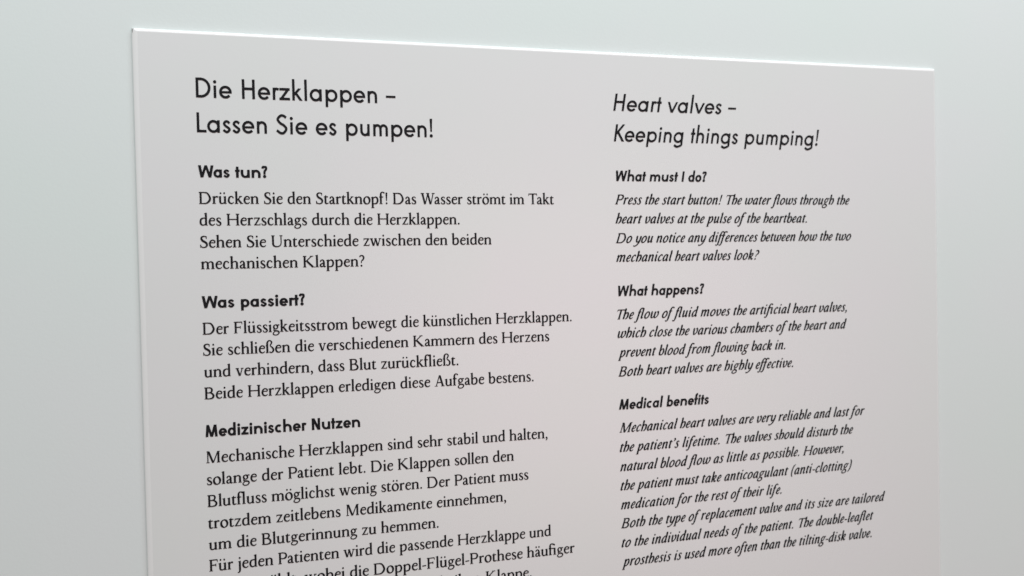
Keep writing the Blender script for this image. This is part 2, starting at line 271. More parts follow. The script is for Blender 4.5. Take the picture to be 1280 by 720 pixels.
  'h': '514|18 2 218 2 218 34 183 36 175 46 176 314 192 334 215 354 251 371 279 378 291 377 307 371 338 350 353 334 347 290 347 46 339 36 304 34 304 2 504 2 503 35 471 36 464 42 463 290 456 342 438 378 419 395 383 418 347 433 315 442 279 442 251 435 223 422 179 392 176 394 175 690 174 694 166 698 163 723 63 696 12 678 9 674 15 662 55 656 59 650 59 46 55 37 18 34',
  'm': '779|18 2 218 2 218 34 183 36 175 46 175 310 178 318 196 338 219 357 259 376 279 378 311 362 341 334 335 302 335 46 327 36 292 34 292 2 491 0 492 34 459 36 452 42 451 274 448 310 470 338 489 354 523 372 555 378 591 359 617 334 611 302 611 46 603 36 568 34 568 2 767 0 768 34 735 36 728 42 727 274 721 334 711 362 688 390 661 410 619 431 579 442 535 440 507 428 463 399 431 371 411 391 375 416 343 431 303 442 271 442 244 434 219 421 179 392 175 394 174 410 166 414 163 441 11 395 9 390 15 380 51 373 58 370 59 366 59 46 55 37 18 34',
  'u': '504|177 -13 221 -15 261 -7 297 9 325 29 329 27 329 3 333 -1 441 -1 485 7 489 11 488 23 453 33 445 39 445 403 445 407 435 415 433 440 285 396 279 391 285 379 325 373 329 367 329 111 289 71 253 57 221 55 189 61 180 67 167 87 169 403 169 407 159 415 158 439 141 437 5 394 4 387 9 379 49 373 53 367 53 115 59 107 67 71 80 47 113 14 141 -2',
  'ü': '504|177 -13 221 -15 261 -7 297 9 325 29 329 27 329 3 333 -1 441 -1 485 7 489 11 488 23 453 33 445 39 445 403 445 407 435 415 433 440 285 396 279 391 285 379 325 373 329 367 329 111 289 71 253 57 221 55 189 61 180 67 167 87 169 403 169 407 159 415 158 439 141 437 5 394 4 387 9 379 49 373 53 367 53 115 59 107 67 71 80 47 113 14 141 -2/121 551 137 547 157 550 169 556 187 579 191 595 189 611 181 626 165 641 149 647 125 645 107 635 95 619 91 607 93 580 105 561/330 551 361 547 377 554 393 571 399 583 399 611 390 627 377 640 357 647 333 644 317 635 307 623 301 607 303 579 313 563',
  'r': '349|18 2 218 2 219 30 215 34 183 36 175 46 176 310 211 347 243 363 255 365 275 350 291 344 311 345 327 353 341 370 347 390 343 410 327 431 311 439 287 442 243 439 207 423 179 399 175 402 174 410 166 414 163 441 59 411 11 394 12 382 51 374 58 370 59 366 59 46 51 35 19 33',
  'o': '489|197 -24 243 -26 287 -17 335 -2 371 16 398 36 432 72 460 120 476 168 481 196 479 211 441 216 467 218 483 224 483 248 474 296 456 344 440 372 407 409 383 428 351 445 323 453 287 458 247 456 191 441 143 421 99 389 70 356 46 316 30 272 21 212 25 156 37 112 54 76 76 44 111 11 147 -10 167 -18/247 40 227 48 211 59 194 76 174 104 149 160 139 212 141 272 157 328 170 352 187 372 203 385 223 394 247 394 271 387 295 371 316 348 332 324 351 284 362 240 367 208 365 172 356 128 331 76 313 56 295 43 267 37',
  'ö': '489|197 -24 243 -26 287 -17 335 -2 371 16 398 36 432 72 460 120 476 168 481 196 479 211 441 216 467 218 483 224 483 248 474 296 456 344 440 372 407 409 383 428 351 445 323 453 287 458 247 456 191 441 143 421 99 389 70 356 46 316 30 272 21 212 25 156 37 112 54 76 76 44 111 11 147 -10 167 -18/247 40 227 48 211 59 194 76 174 104 149 160 139 212 141 272 157 328 170 352 187 372 203 385 223 394 247 394 271 387 295 371 316 348 332 324 351 284 362 240 367 208 365 172 356 128 331 76 313 56 295 43 267 37/137 548 151 547 175 555 187 566 197 588 197 604 189 624 175 639 159 646 143 648 123 641 107 627 98 608 97 588 103 572 119 555/347 548 359 546 383 554 396 564 405 580 407 600 404 616 387 637 371 645 355 648 335 642 321 632 309 612 307 592 313 572 323 559 335 551',
  'c': '409|217 -11 249 -13 273 -8 321 12 337 23 361 46 385 75 387 81 361 109 301 64 265 54 233 55 205 68 186 81 169 99 152 133 145 165 145 217 151 257 173 333 182 353 196 369 237 390 253 393 273 386 294 365 299 337 309 323 333 311 359 317 379 341 379 365 365 386 349 396 322 425 309 434 281 447 261 451 193 447 157 438 121 418 101 398 85 373 60 317 40 253 31 205 31 181 39 133 52 97 80 49 101 28 137 8 173 -5',
  'e': '409|215 -10 251 -12 275 -8 327 14 347 27 371 51 397 86 371 114 331 81 311 68 275 56 243 54 223 60 187 81 170 98 155 126 141 182 143 243 367 244 371 250 372 270 397 278 399 346 392 374 382 394 367 408 331 431 299 443 263 451 215 449 175 439 143 423 106 394 82 366 62 330 41 274 29 218 33 166 42 130 53 98 80 50 100 30 135 8 171 -4/159 298 153 302 155 309 166 334 179 352 215 382 243 393 271 384 303 363 325 338 333 310 333 302 327 298',
  'a': '404|298 -12 325 -14 353 -6 373 4 403 28 402 36 385 65 345 51 335 52 343 68 342 308 334 312 339 316 338 320 315 376 285 413 261 429 221 446 189 449 161 445 123 428 80 396 54 356 58 348 59 328 64 316 81 301 93 298 109 299 121 305 134 320 139 336 134 356 137 363 169 385 181 390 193 389 221 365 228 352 227 260 221 254 193 246 105 209 73 189 60 176 44 148 37 124 35 84 39 60 53 37 74 16 97 2 121 -6 173 -6 213 6 249 25 269 3/153 64 144 68 135 84 131 120 136 136 181 177 206 192 225 199 226 76 213 67 197 62 173 60',
  'ä': '404|298 -12 325 -14 353 -6 373 4 403 28 402 36 385 65 345 51 335 52 343 68 342 308 334 312 339 316 338 320 315 376 285 413 261 429 221 446 189 449 161 445 123 428 80 396 54 356 58 348 59 328 64 316 81 301 93 298 109 299 121 305 134 320 139 336 134 356 137 363 169 385 181 390 193 389 221 365 228 352 227 260 221 254 193 246 105 209 73 189 60 176 44 148 37 124 35 84 39 60 53 37 74 16 97 2 121 -6 173 -6 213 6 249 25 269 3/153 64 144 68 135 84 131 120 136 136 181 177 206 192 225 199 226 76 213 67 197 62 173 60/103 548 125 548 141 555 154 568 160 580 163 604 159 616 153 628 129 645 109 647 89 641 70 624 64 608 63 588 72 568 89 553/287 548 309 548 325 555 338 568 344 580 347 604 343 616 337 628 313 645 293 647 273 641 254 624 248 608 247 588 256 568 273 553',
  'b': '499|185 -13 237 -14 313 -4 352 7 397 33 422 59 451 119 467 179 471 235 459 311 437 367 425 386 404 407 365 431 341 441 309 447 269 445 227 427 167 383 165 687 165 691 155 699 153 724 5 679 -1 675 -1 671 5 662 45 655 49 647 50 31 93 29 108 11 121 2 145 -6/189 51 169 54 165 59 165 299 198 335 221 353 258 371 285 377 305 367 330 347 350 307 359 263 359 203 347 139 330 103 313 87 301 79 237 54',
  'd': '499|187 -8 227 -10 251 -6 287 7 331 32 334 12 339 10 419 10 439 0 493 12 491 26 451 38 449 44 449 688 447 695 439 700 439 720 435 723 335 695 284 676 287 663 323 657 333 652 331 438 291 449 251 452 187 441 147 429 103 405 80 384 65 360 53 332 38 276 29 212 34 156 49 100 74 52 103 23 139 3/215 58 191 70 174 84 158 112 149 136 141 176 141 232 149 288 167 334 195 361 235 384 255 390 279 390 303 385 327 376 333 368 333 104 315 87 282 68 247 58',
  'p': '509|18 -233 218 -233 219 -205 215 -201 183 -199 175 -189 175 -9 179 -7 227 -17 259 -17 343 -2 367 6 407 28 424 43 447 79 469 135 481 187 483 247 477 287 463 334 443 375 415 406 387 424 335 443 283 445 239 428 179 385 175 387 175 407 165 415 164 439 159 440 11 394 10 387 15 379 55 373 59 367 59 -189 51 -200 19 -202/195 47 179 50 175 55 175 307 195 328 227 352 271 373 295 375 323 360 346 339 365 295 371 267 373 227 369 175 360 139 342 99 326 83 307 71 263 50 243 45',
  'g': '439|166 -205 209 -207 245 -203 293 -191 333 -174 361 -156 387 -133 419 -89 431 -61 435 -37 435 -9 431 7 414 39 381 67 345 84 305 97 269 103 157 109 125 117 120 127 121 137 133 149 177 141 197 141 265 158 309 182 329 202 353 239 363 271 361 286 341 291 361 293 365 299 359 343 346 371 349 375 369 373 405 360 421 364 435 379 437 395 431 411 405 428 349 429 305 414 277 429 249 437 217 439 177 433 129 416 93 392 77 375 52 331 44 279 48 247 65 207 86 179 70 155 64 139 64 95 73 75 81 64 122 35 73 -3 37 -41 20 -69 16 -105 20 -121 33 -141 69 -174 113 -194/185 -149 149 -142 121 -131 95 -109 84 -89 88 -69 101 -50 162 3 162 11 155 19 153 26 281 12 333 -4 352 -17 355 -41 349 -61 335 -89 313 -114 293 -126 249 -143 209 -151/201 203 179 215 160 235 148 263 141 291 144 331 152 351 165 368 181 377 193 379 221 372 242 355 259 327 269 279 267 251 251 219 229 203 217 201',
  'k': '489|355 -13 375 -1 499 -1 505 3 503 34 427 37 426 39 443 55 442 59 267 275 387 396 443 398 445 439 439 443 271 442 270 399 303 395 207 300 177 275 175 687 175 691 165 699 163 723 15 679 9 675 13 663 55 655 59 647 59 43 51 36 19 34 17 3 23 -1 211 -1 219 3 219 31 215 35 183 37 178 39 175 47 175 199 179 205 195 208 258 115',
  'f': '304|25 2 225 2 226 30 222 34 190 34 178 41 176 46 176 382 182 386 266 386 270 394 270 434 266 442 178 443 172 578 174 602 185 634 195 654 210 666 230 670 242 667 270 651 281 634 298 621 322 618 338 624 352 638 360 662 350 689 330 704 302 705 262 723 230 730 198 730 178 726 162 719 130 697 101 666 77 626 68 598 64 570 60 526 60 446 54 442 26 442 20 438 22 387 58 385 60 378 60 42 54 35 26 33',
  't': '309|142 -11 194 -13 234 -4 274 15 306 39 309 45 290 79 238 60 222 57 186 60 171 69 176 97 177 385 278 388 280 437 278 443 274 443 166 444 162 528 74 444 62 443 54 435 22 423 20 417 22 398 54 397 60 393 60 97 72 49 81 29 98 8 118 -4',
  's': '349|174 -14 214 -16 234 -13 258 -7 282 5 306 25 322 46 336 78 340 106 332 154 311 194 294 211 214 266 166 304 142 325 134 338 134 354 142 367 170 386 194 394 222 394 254 384 260 374 264 346 270 333 310 343 311 350 303 394 295 410 286 419 270 431 250 440 202 450 162 448 142 444 90 419 71 402 60 386 50 362 46 342 50 298 61 274 81 246 130 197 221 134 236 118 244 102 244 78 234 60 226 53 198 44 158 42 122 48 106 57 101 66 87 118 82 125 42 114 52 50 61 30 73 14 102 -3 118 -8',
  'v': '459|179 -6 289 -6 286 6 290 22 399 390 403 396 458 398 459 434 455 442 307 441 306 398 342 394 255 105 161 390 163 396 194 398 195 438 187 442 7 441 6 398 49 394',
  'w': '699|169 -6 279 -6 275 18 335 260 341 254 420 -6 529 -6 525 10 529 30 630 390 635 396 698 398 699 438 691 442 547 442 539 438 540 398 571 395 572 390 495 117 486 138 410 390 410 394 418 398 419 402 419 438 415 442 275 442 269 438 270 398 295 396 304 374 243 125 237 134 160 390 163 396 188 398 187 441 7 441 6 398 43 396 48 394 51 385',
  'z': '419|36 2 394 2 399 78 397 119 378 118 354 54 349 48 165 50 370 374 377 383 384 386 393 410 386 414 385 438 381 442 57 442 49 438 49 322 53 316 71 318 85 379 89 384 275 382 70 58 61 48 36 46',
  'ß': '529|315 -12 343 -14 402 0 447 24 479 54 496 84 513 136 519 188 517 208 504 248 493 268 455 317 427 343 335 399 319 424 322 444 367 482 381 500 401 544 409 568 415 608 412 632 403 652 396 664 370 692 319 722 267 738 231 738 191 726 151 703 115 671 96 648 83 628 70 584 63 504 59 496 58 444 26 440 27 389 55 388 59 380 59 44 55 36 26 32 25 4 31 0 187 0 195 4 194 32 179 35 175 40 173 576 186 616 214 656 227 669 259 672 283 666 299 657 320 632 327 612 325 584 308 536 274 488 262 460 257 432 262 404 270 384 292 352 354 296 382 264 407 220 415 176 409 128 396 96 380 76 351 55 335 50 307 55 286 80 267 88 247 85 227 68 221 44 235 18 259 3',
  'ﬂ': '539|25 2 225 2 226 30 222 34 190 34 178 41 176 46 176 382 182 386 266 386 270 394 270 434 266 442 178 443 172 582 176 610 194 652 206 664 230 670 242 667 270 651 281 634 298 621 322 618 338 624 350 635 354 630 354 46 346 35 314 33 313 2 513 2 514 30 510 34 478 36 470 46 470 702 470 706 462 711 458 723 414 712 406 718 334 718 226 730 186 728 162 719 131 698 101 666 85 642 72 614 64 570 60 526 60 446 54 442 26 442 20 438 22 387 58 385 60 378 60 42 54 35 26 33',
  'ﬁ': '544|25 2 225 2 226 30 222 34 190 34 178 41 176 46 176 378 178 385 182 386 302 386 310 380 356 370 356 42 346 34 318 34 314 30 315 2 515 2 514 33 482 35 472 46 472 406 470 411 463 414 462 438 454 440 418 428 414 438 406 442 182 442 176 446 176 538 172 586 185 634 194 652 203 662 230 670 242 667 270 651 285 630 302 620 322 618 346 630 356 606 366 593 386 582 406 580 430 589 448 614 448 646 430 671 410 680 398 681 354 711 322 724 298 728 250 726 198 730 162 719 131 698 101 666 85 642 72 614 64 570 60 526 60 446 54 442 26 442 20 438 22 387 58 385 60 378 60 42 54 35 26 33',
  'D': '759|345 -13 429 -12 461 -6 505 10 545 33 589 65 638 111 658 135 695 203 707 239 713 271 710 339 683 415 646 487 598 559 553 609 521 631 493 645 465 653 425 659 309 665 33 661 33 616 69 614 74 611 77 603 77 47 75 39 69 36 33 35 31 3 37 -1 93 -1 105 -11/197 43 193 44 191 51 191 603 197 607 313 605 401 591 449 577 473 564 498 539 533 483 563 419 587 347 595 303 593 275 583 243 530 151 485 102 449 75 417 62 377 54 301 46',
  'H': '769|34 2 236 2 235 33 203 34 191 46 191 306 192 310 199 312 591 311 593 42 583 35 551 34 547 30 548 2 750 2 751 30 747 34 715 36 707 46 707 602 709 610 715 613 747 614 751 618 750 658 548 658 547 618 551 614 583 614 593 606 591 369 199 368 192 370 191 374 191 602 199 613 235 615 236 658 35 659 35 615 71 613 77 606 77 46 75 39 67 34 35 33',
  'F': '554|34 2 236 2 235 33 203 34 191 46 192 310 379 311 383 263 419 262 425 266 423 415 382 414 379 369 192 370 192 602 451 603 491 503 511 500 515 506 507 630 505 646 498 658 34 658 35 615 71 613 76 610 77 602 77 46 75 39 67 34 35 33',
  'P': '574|34 2 236 2 235 33 203 34 191 46 191 278 195 286 295 270 387 276 423 284 463 300 483 313 508 338 540 394 553 434 557 470 548 518 528 566 507 596 475 623 434 642 403 651 299 666 223 666 34 658 35 615 71 613 76 610 77 602 77 46 75 39 67 34 35 33/287 330 192 342 191 598 195 606 275 608 315 604 343 596 379 583 415 563 431 546 440 526 445 502 443 450 433 414 416 386 399 369 363 349 315 332',
  'B': '624|225 -14 305 -16 385 -12 445 -4 473 4 509 21 526 34 558 70 578 106 590 142 595 178 590 202 573 242 542 286 517 311 491 330 439 358 470 390 499 446 509 490 501 546 486 582 468 610 449 627 429 639 397 651 353 660 285 666 33 661 32 618 69 615 77 606 77 46 69 36 33 35 32 2 117 -1 121 -9 133 -12/193 44 193 325 233 322 309 324 329 319 369 304 409 283 446 250 471 206 477 162 466 122 445 93 404 70 329 48 285 44/193 380 193 605 249 608 309 603 357 587 373 579 392 562 403 534 401 474 393 442 377 417 357 404 301 384',
  'K': '729|567 -21 595 0 743 1 743 34 631 35 629 39 649 63 648 67 463 240 314 391 310 399 543 612 551 615 635 615 639 623 638 659 440 659 439 619 455 612 452 607 195 373 191 379 192 607 203 614 235 615 236 659 35 660 35 615 67 614 75 611 77 607 77 47 75 40 67 35 35 34 34 3 236 3 235 34 203 35 192 43 191 47 191 311 195 314 219 316 227 323 348 191 526 19 530 3 546 -1',
  'M': '869|374 -3 494 -3 488 17 493 33 674 476 678 469 678 41 674 35 641 33 641 1 833 1 833 33 794 36 792 41 792 609 794 614 826 625 830 629 830 641 826 649 686 649 678 645 458 107 453 109 253 645 250 648 234 649 226 661 222 661 98 661 90 657 91 617 114 615 118 609 118 41 114 35 62 34 61 1 243 1 242 34 186 35 181 37 180 41 182 507',
  'S': '484|217 -16 265 -18 297 -13 352 4 389 23 426 56 442 80 458 116 469 164 470 188 463 228 446 264 422 296 381 337 353 359 249 415 218 436 188 472 171 508 165 532 168 548 186 572 205 585 249 605 289 608 329 597 345 584 350 572 366 492 408 492 408 636 405 640 369 640 333 657 281 668 237 668 189 660 153 648 117 629 90 604 79 588 65 556 59 524 59 496 72 448 91 408 122 364 169 323 261 273 297 249 337 211 350 192 358 172 358 140 354 120 347 100 333 83 301 59 281 50 229 44 201 46 161 55 125 71 116 80 107 96 85 179 49 180 41 176 42 12 81 10 89 26 141 -1',
  'T': '644|221 2 427 2 428 30 424 34 392 35 382 46 382 598 388 602 560 602 565 598 604 518 620 518 627 522 626 534 604 662 56 660 52 660 44 650 23 526 23 522 28 518 46 518 88 601 260 602 268 598 268 46 256 34 224 34 220 30',
  'U': '719|295 -18 347 -20 395 -16 439 -7 487 9 531 33 551 49 572 70 595 102 613 142 625 218 631 226 631 610 639 614 687 615 687 660 510 658 511 615 563 614 569 610 569 262 556 170 544 138 528 114 491 81 467 68 431 56 359 46 299 56 267 68 243 82 226 98 215 114 199 158 197 178 197 610 203 614 235 615 239 618 238 658 46 658 47 615 79 614 83 606 83 206 87 158 97 114 128 62 159 32 179 17 203 4 235 -7',
  'W': '929|231 -8 348 -8 348 20 458 448 464 436 580 -8 698 -9 696 12 701 32 844 612 922 615 922 659 738 660 730 656 731 616 778 614 781 612 780 600 667 144 662 137 538 608 542 614 579 616 578 659 378 660 370 656 371 616 417 612 427 572 328 180 314 139 197 612 239 616 238 659 22 659 22 615 74 614 78 608',
  'A': '674|21 2 213 2 214 30 210 34 166 34 160 38 208 190 212 202 218 204 426 202 475 38 470 34 434 34 430 26 430 6 434 0 663 2 662 33 606 34 598 39 415 654 410 664 366 664 362 673 358 674 310 674 306 673 301 666 291 662 294 642 288 622 100 42 94 34 22 33/234 261 233 266 322 540 328 534 407 262',
  '.': '214|103 -12 121 -14 145 -5 161 10 171 36 169 60 160 76 145 89 129 97 105 97 77 85 67 72 59 52 59 32 65 16 85 -5',
  ',': '219|70 -139 111 -120 139 -101 171 -62 184 -31 187 -11 185 9 174 53 165 57 146 85 123 97 103 97 87 93 70 81 59 65 55 53 55 29 70 1 83 -8 111 -15 114 -19 108 -43 92 -71 50 -111',
  '!': '249|118 -12 138 -14 162 -4 175 8 186 36 184 60 175 76 162 89 142 97 118 97 102 90 85 76 74 52 74 32 82 13 94 -1 106 -9/104 184 110 180 154 180 158 200 188 644 182 660 174 669 146 681 114 681 94 674 81 664 72 644',
  '?': '354|148 -12 166 -14 190 -6 205 8 213 24 216 48 210 68 193 88 174 97 150 97 134 92 115 76 104 52 104 32 113 12 130 -5/135 192 185 192 184 244 188 268 201 300 218 321 274 355 306 385 340 444 356 496 358 524 352 548 331 592 310 618 293 636 270 652 238 665 202 673 162 673 130 667 110 659 55 620 40 592 42 572 54 555 70 546 90 546 102 551 110 558 122 582 146 605 158 609 182 605 206 596 223 584 242 556 251 532 254 504 251 484 230 428 173 372 144 324 137 300 130 256',
  '-': '284|31 167 40 165 268 186 270 243 268 246 252 247 32 228',
  ' ': '247|',
 },
 'italic': {
  'i': '241|107 -13 131 -15 167 2 227 63 203 92 187 85 185 87 282 391 276 447 270 459 251 472 227 471 211 464 195 452 165 419 137 375 155 363 158 359 156 351 70 83 72 75 73 19 87 -2/268 567 283 563 307 565 331 578 348 595 357 615 360 631 356 647 347 660 331 667 303 664 279 652 266 639 254 619 251 595 255 579',
  'l': '226|107 -13 131 -15 167 2 227 63 203 92 187 85 185 87 364 647 360 699 351 718 335 728 311 729 283 714 250 679 218 631 238 619 237 603 70 83 72 75 73 19 87 -2',
  'n': '446|317 -13 341 -15 377 2 437 63 413 92 397 85 396 91 475 331 483 363 487 403 482 435 471 455 461 464 433 476 397 477 350 463 321 448 273 409 266 451 261 460 241 473 217 470 197 460 160 423 128 375 149 360 149 355 36 3 45 -1 141 -1 149 2 235 267 280 331 325 380 350 395 377 399 384 395 376 383 346 283 279 83 283 19 296 -1',
  'm': '666|525 -13 549 -15 585 2 645 63 621 92 605 85 604 91 671 291 691 363 695 403 693 423 681 453 669 464 641 476 605 477 585 473 529 448 481 406 473 443 461 460 421 477 393 477 361 468 337 458 305 436 273 407 270 439 262 459 257 463 241 473 233 473 213 469 197 460 160 423 128 375 149 360 149 355 37 1 141 -1 149 2 235 267 268 315 309 364 337 389 365 399 371 395 245 3 269 -1 349 -1 357 2 448 275 488 331 533 380 558 395 585 399 592 395 584 383 554 283 487 83 491 19 504 -1',
  'u': '436|102 -13 122 -15 150 -11 182 2 238 42 274 77 277 75 276 27 287 3 306 -11 318 -15 338 -14 366 -2 382 10 431 59 432 63 427 71 408 91 394 85 391 87 504 447 392 447 315 207 287 167 247 119 206 84 198 92 182 85 180 87 275 383 276 415 273 439 266 459 246 472 222 471 206 464 177 439 132 375 150 363 153 359 151 351 65 83 67 75 68 19 82 -2',
  'h': '416|215 -9 269 1 309 19 345 44 382 79 414 119 442 171 478 267 493 323 495 363 487 411 474 439 457 456 445 463 405 473 365 468 329 453 289 421 285 422 356 651 349 706 341 720 325 729 301 728 277 716 248 687 210 631 230 619 231 611 37 3 150 3 237 271 264 311 298 351 337 388 357 395 378 387 381 359 363 279 342 215 307 131 278 87 257 68 217 48 207 39',
  'b': '401|193 -14 225 -16 277 -2 313 18 349 48 382 82 438 158 464 202 483 266 489 318 489 350 485 382 477 406 462 434 437 458 409 468 373 464 329 439 272 390 353 650 345 706 337 719 317 730 297 728 269 713 240 682 208 634 209 628 227 618 227 610 71 126 68 50 72 30 80 14 93 2 117 -7 157 -12 173 -9/221 50 211 54 196 70 188 86 183 114 232 270 327 370 349 387 369 396 373 394 383 370 387 334 375 278 339 186 319 142 284 86 261 65',
  'o': '421|130 -20 164 -22 208 -14 248 -1 292 21 328 47 356 73 389 112 432 174 453 212 469 252 481 292 488 332 487 368 481 388 457 424 456 432 445 452 432 465 400 476 360 476 332 470 292 453 260 433 209 392 161 344 127 300 94 240 74 188 60 132 58 80 66 36 80 8 100 -9/192 56 170 64 166 72 164 92 166 120 178 172 200 232 233 292 272 341 320 387 344 400 360 404 384 360 387 328 377 276 346 200 309 136 277 96 243 72 224 62 204 55',
  'c': '336|124 -15 157 -17 209 -1 273 40 323 77 310 109 305 114 209 64 185 57 173 60 165 69 162 89 165 129 188 213 220 285 260 341 305 387 325 403 345 406 349 397 342 373 343 361 353 348 365 343 381 343 393 347 409 358 418 369 428 397 423 433 412 457 397 469 373 477 333 474 301 462 265 439 213 398 168 353 143 321 112 273 85 216 59 145 55 81 64 37 76 13 97 -5',
  'e': '336|144 -13 170 -15 190 -11 226 7 278 42 330 83 314 114 310 117 222 65 190 55 177 63 163 87 165 127 173 163 178 172 238 187 318 226 360 255 383 279 399 303 420 355 422 395 406 438 394 456 378 467 350 472 314 464 286 452 240 419 206 388 177 355 134 297 85 219 73 187 61 135 56 103 59 59 70 31 90 9 110 -3/206 231 203 235 204 239 221 271 272 351 302 384 323 399 330 401 336 387 338 351 332 323 320 303 302 285 266 260 226 237',
  'a': '436|312 -13 335 -15 359 -6 400 27 432 63 407 92 391 83 390 87 501 435 495 439 447 440 419 467 387 479 351 476 299 452 235 408 171 348 134 299 99 239 70 179 57 131 53 71 58 43 71 15 91 -3 107 -10 131 -13 175 -2 219 20 271 61 275 59 276 31 282 11 291 -2/163 61 159 63 157 71 166 115 209 239 234 291 261 327 311 376 359 409 375 405 369 375 310 195 264 131 227 93 191 70',
  'd': '441|317 -13 343 -14 365 -5 391 14 436 59 437 63 414 91 407 91 399 85 396 87 397 95 584 679 572 683 563 715 543 728 519 728 503 721 483 706 466 687 430 635 429 631 447 619 449 611 406 479 371 479 335 468 283 440 206 383 170 347 135 301 103 247 66 167 56 119 53 67 62 31 74 11 87 -1 107 -10 123 -13 175 -2 231 26 279 65 280 39 285 15 301 -5/159 62 157 71 162 99 173 139 214 251 239 299 254 319 315 376 360 407 367 409 379 405 381 399 315 195 272 135 239 98 191 69',
  'g': '411|18 -247 62 -248 98 -244 138 -236 189 -219 238 -192 274 -157 295 -131 315 -95 329 -47 327 -23 315 5 304 21 270 54 230 71 178 84 166 88 156 97 194 127 238 128 278 140 322 167 350 191 395 241 426 289 439 333 452 401 474 405 518 398 546 462 514 467 490 467 466 463 430 447 398 467 366 475 334 473 310 467 282 454 246 430 186 375 148 329 128 293 116 253 112 225 114 189 122 169 137 149 108 121 91 89 88 57 98 33 94 28 34 -2 -29 -47 -67 -87 -84 -123 -88 -167 -82 -190 -71 -211 -42 -232 -2 -244/66 -183 22 -172 -1 -159 -6 -147 -6 -127 7 -99 42 -64 66 -46 150 -3 154 -1 169 -7 198 -22 222 -47 233 -71 227 -95 208 -127 186 -148 142 -168 94 -182/226 196 209 213 206 237 216 277 235 309 270 355 311 393 330 403 346 407 354 407 362 402 379 381 359 325 324 265 302 235 278 211 246 196 234 194',
  'p': '441|-54 -248 122 -248 132 -216 102 -212 167 -13 207 -14 231 -9 258 0 287 15 363 73 419 129 460 180 477 216 491 264 499 320 499 360 493 400 484 424 459 459 443 469 427 474 403 474 387 470 347 449 295 402 291 412 289 444 281 460 263 471 243 472 215 459 199 445 178 420 149 376 151 371 167 362 169 356 -11 -208 -17 -214 -43 -216/195 48 186 52 189 64 261 284 343 379 371 399 387 401 397 360 389 300 369 240 336 176 304 128 259 73 230 56',
  'r': '326|39 2 144 0 152 2 243 282 283 338 327 382 344 394 352 395 365 374 380 368 396 368 408 373 428 387 442 410 444 426 436 444 416 454 418 462 416 466 376 474 352 470 336 463 312 447 276 412 273 438 264 460 248 471 224 472 197 458 168 429 131 374 150 362 149 346',
  's': '311|90 -18 126 -20 158 -16 202 -2 251 30 295 82 316 126 320 146 320 178 312 218 291 282 253 350 253 378 261 390 276 402 294 412 306 414 322 413 329 410 334 360 390 380 394 386 392 434 386 450 370 467 338 476 310 476 274 467 246 455 214 435 196 418 177 394 165 370 157 342 155 302 162 274 183 234 208 166 216 130 216 114 203 86 189 66 170 53 146 44 110 46 107 58 106 98 102 103 78 107 58 100 46 88 33 74 42 18 58 -5 75 -14',
  't': '261|112 -13 136 -15 168 -1 240 59 220 93 216 93 192 78 187 79 290 399 296 409 364 410 369 419 384 465 380 469 314 471 325 507 324 514 316 516 314 519 327 563 324 566 244 517 216 515 212 511 198 471 172 469 168 463 153 411 176 409 178 403 75 83 77 75 78 19 92 -2',
  'f': '276|-106 -265 -78 -267 -54 -262 -10 -242 29 -209 70 -157 107 -93 136 -29 291 407 298 411 354 411 363 415 379 467 378 470 322 471 316 475 344 547 373 607 409 655 426 667 438 670 466 651 473 631 486 621 502 619 530 630 550 651 556 675 552 691 530 711 482 736 442 739 406 732 362 710 338 692 306 660 274 619 236 555 201 475 198 472 170 471 164 467 148 415 150 412 174 410 175 403 115 227 -29 -169 -46 -190 -66 -200 -86 -171 -94 -167 -114 -168 -142 -184 -153 -201 -156 -221 -149 -237 -122 -258',
  'v': '391|134 -21 176 -10 220 5 244 18 288 50 364 121 397 159 425 199 453 255 469 295 479 327 483 355 485 407 481 439 470 463 455 475 428 480 400 472 362 451 358 439 345 431 332 415 326 403 326 391 340 374 360 373 384 386 387 383 381 331 357 243 336 197 297 143 238 83 200 57 194 59 218 207 261 371 261 375 256 377 188 373 179 375 184 381 192 383 264 392 266 395 263 439 255 459 236 472 208 469 180 452 168 440 124 379 124 371 143 359 100 191 94 -1 96 -8 100 -8 132 -4',
  'w': '596|143 -8 151 -9 167 -4 219 19 255 43 283 69 287 64 295 29 307 8 331 -5 363 -9 434 16 459 28 519 71 571 122 616 176 645 224 667 273 684 324 689 360 688 424 684 444 675 464 655 478 635 480 615 476 569 452 564 440 540 420 533 408 531 396 533 384 539 378 559 372 574 376 591 387 593 380 576 284 559 229 527 172 479 114 439 79 395 61 387 64 385 68 401 140 503 431 491 433 487 442 419 448 407 437 393 436 323 248 296 164 269 128 232 88 215 75 183 61 175 68 189 136 217 236 260 368 260 372 255 374 180 376 187 382 259 391 266 396 262 440 257 456 249 464 235 472 215 472 197 464 179 451 158 428 122 376 123 372 139 363 142 356 93 200 83 160 77 108 79 52 89 20 97 8 111 -1 127 -7',
  'y': '396|-52 -260 -20 -262 32 -249 88 -225 136 -197 204 -145 245 -108 317 -28 369 52 433 180 477 292 528 446 428 452 416 448 366 300 328 202 298 164 260 126 228 99 196 81 189 84 202 156 261 372 256 376 180 376 184 382 264 393 264 436 257 456 248 465 236 472 216 472 192 461 157 428 122 376 123 372 140 362 142 356 107 232 91 164 88 112 94 64 104 40 120 20 132 14 152 9 172 10 196 18 252 53 256 52 222 -4 181 -60 121 -124 76 -158 48 -176 4 -195 -24 -189 -36 -171 -52 -166 -72 -171 -91 -184 -100 -196 -106 -212 -106 -224 -94 -240 -94 -248 -84 -254',
  'z': '336|200 -22 214 -23 238 -19 300 10 303 66 250 65 198 95 174 100 162 98 157 102 436 406 428 418 430 458 426 462 286 434 202 458 157 370 154 362 158 361 254 352 270 353 318 368 324 366 207 234 30 46 48 30 50 5 110 12 134 12 154 3 182 -16',
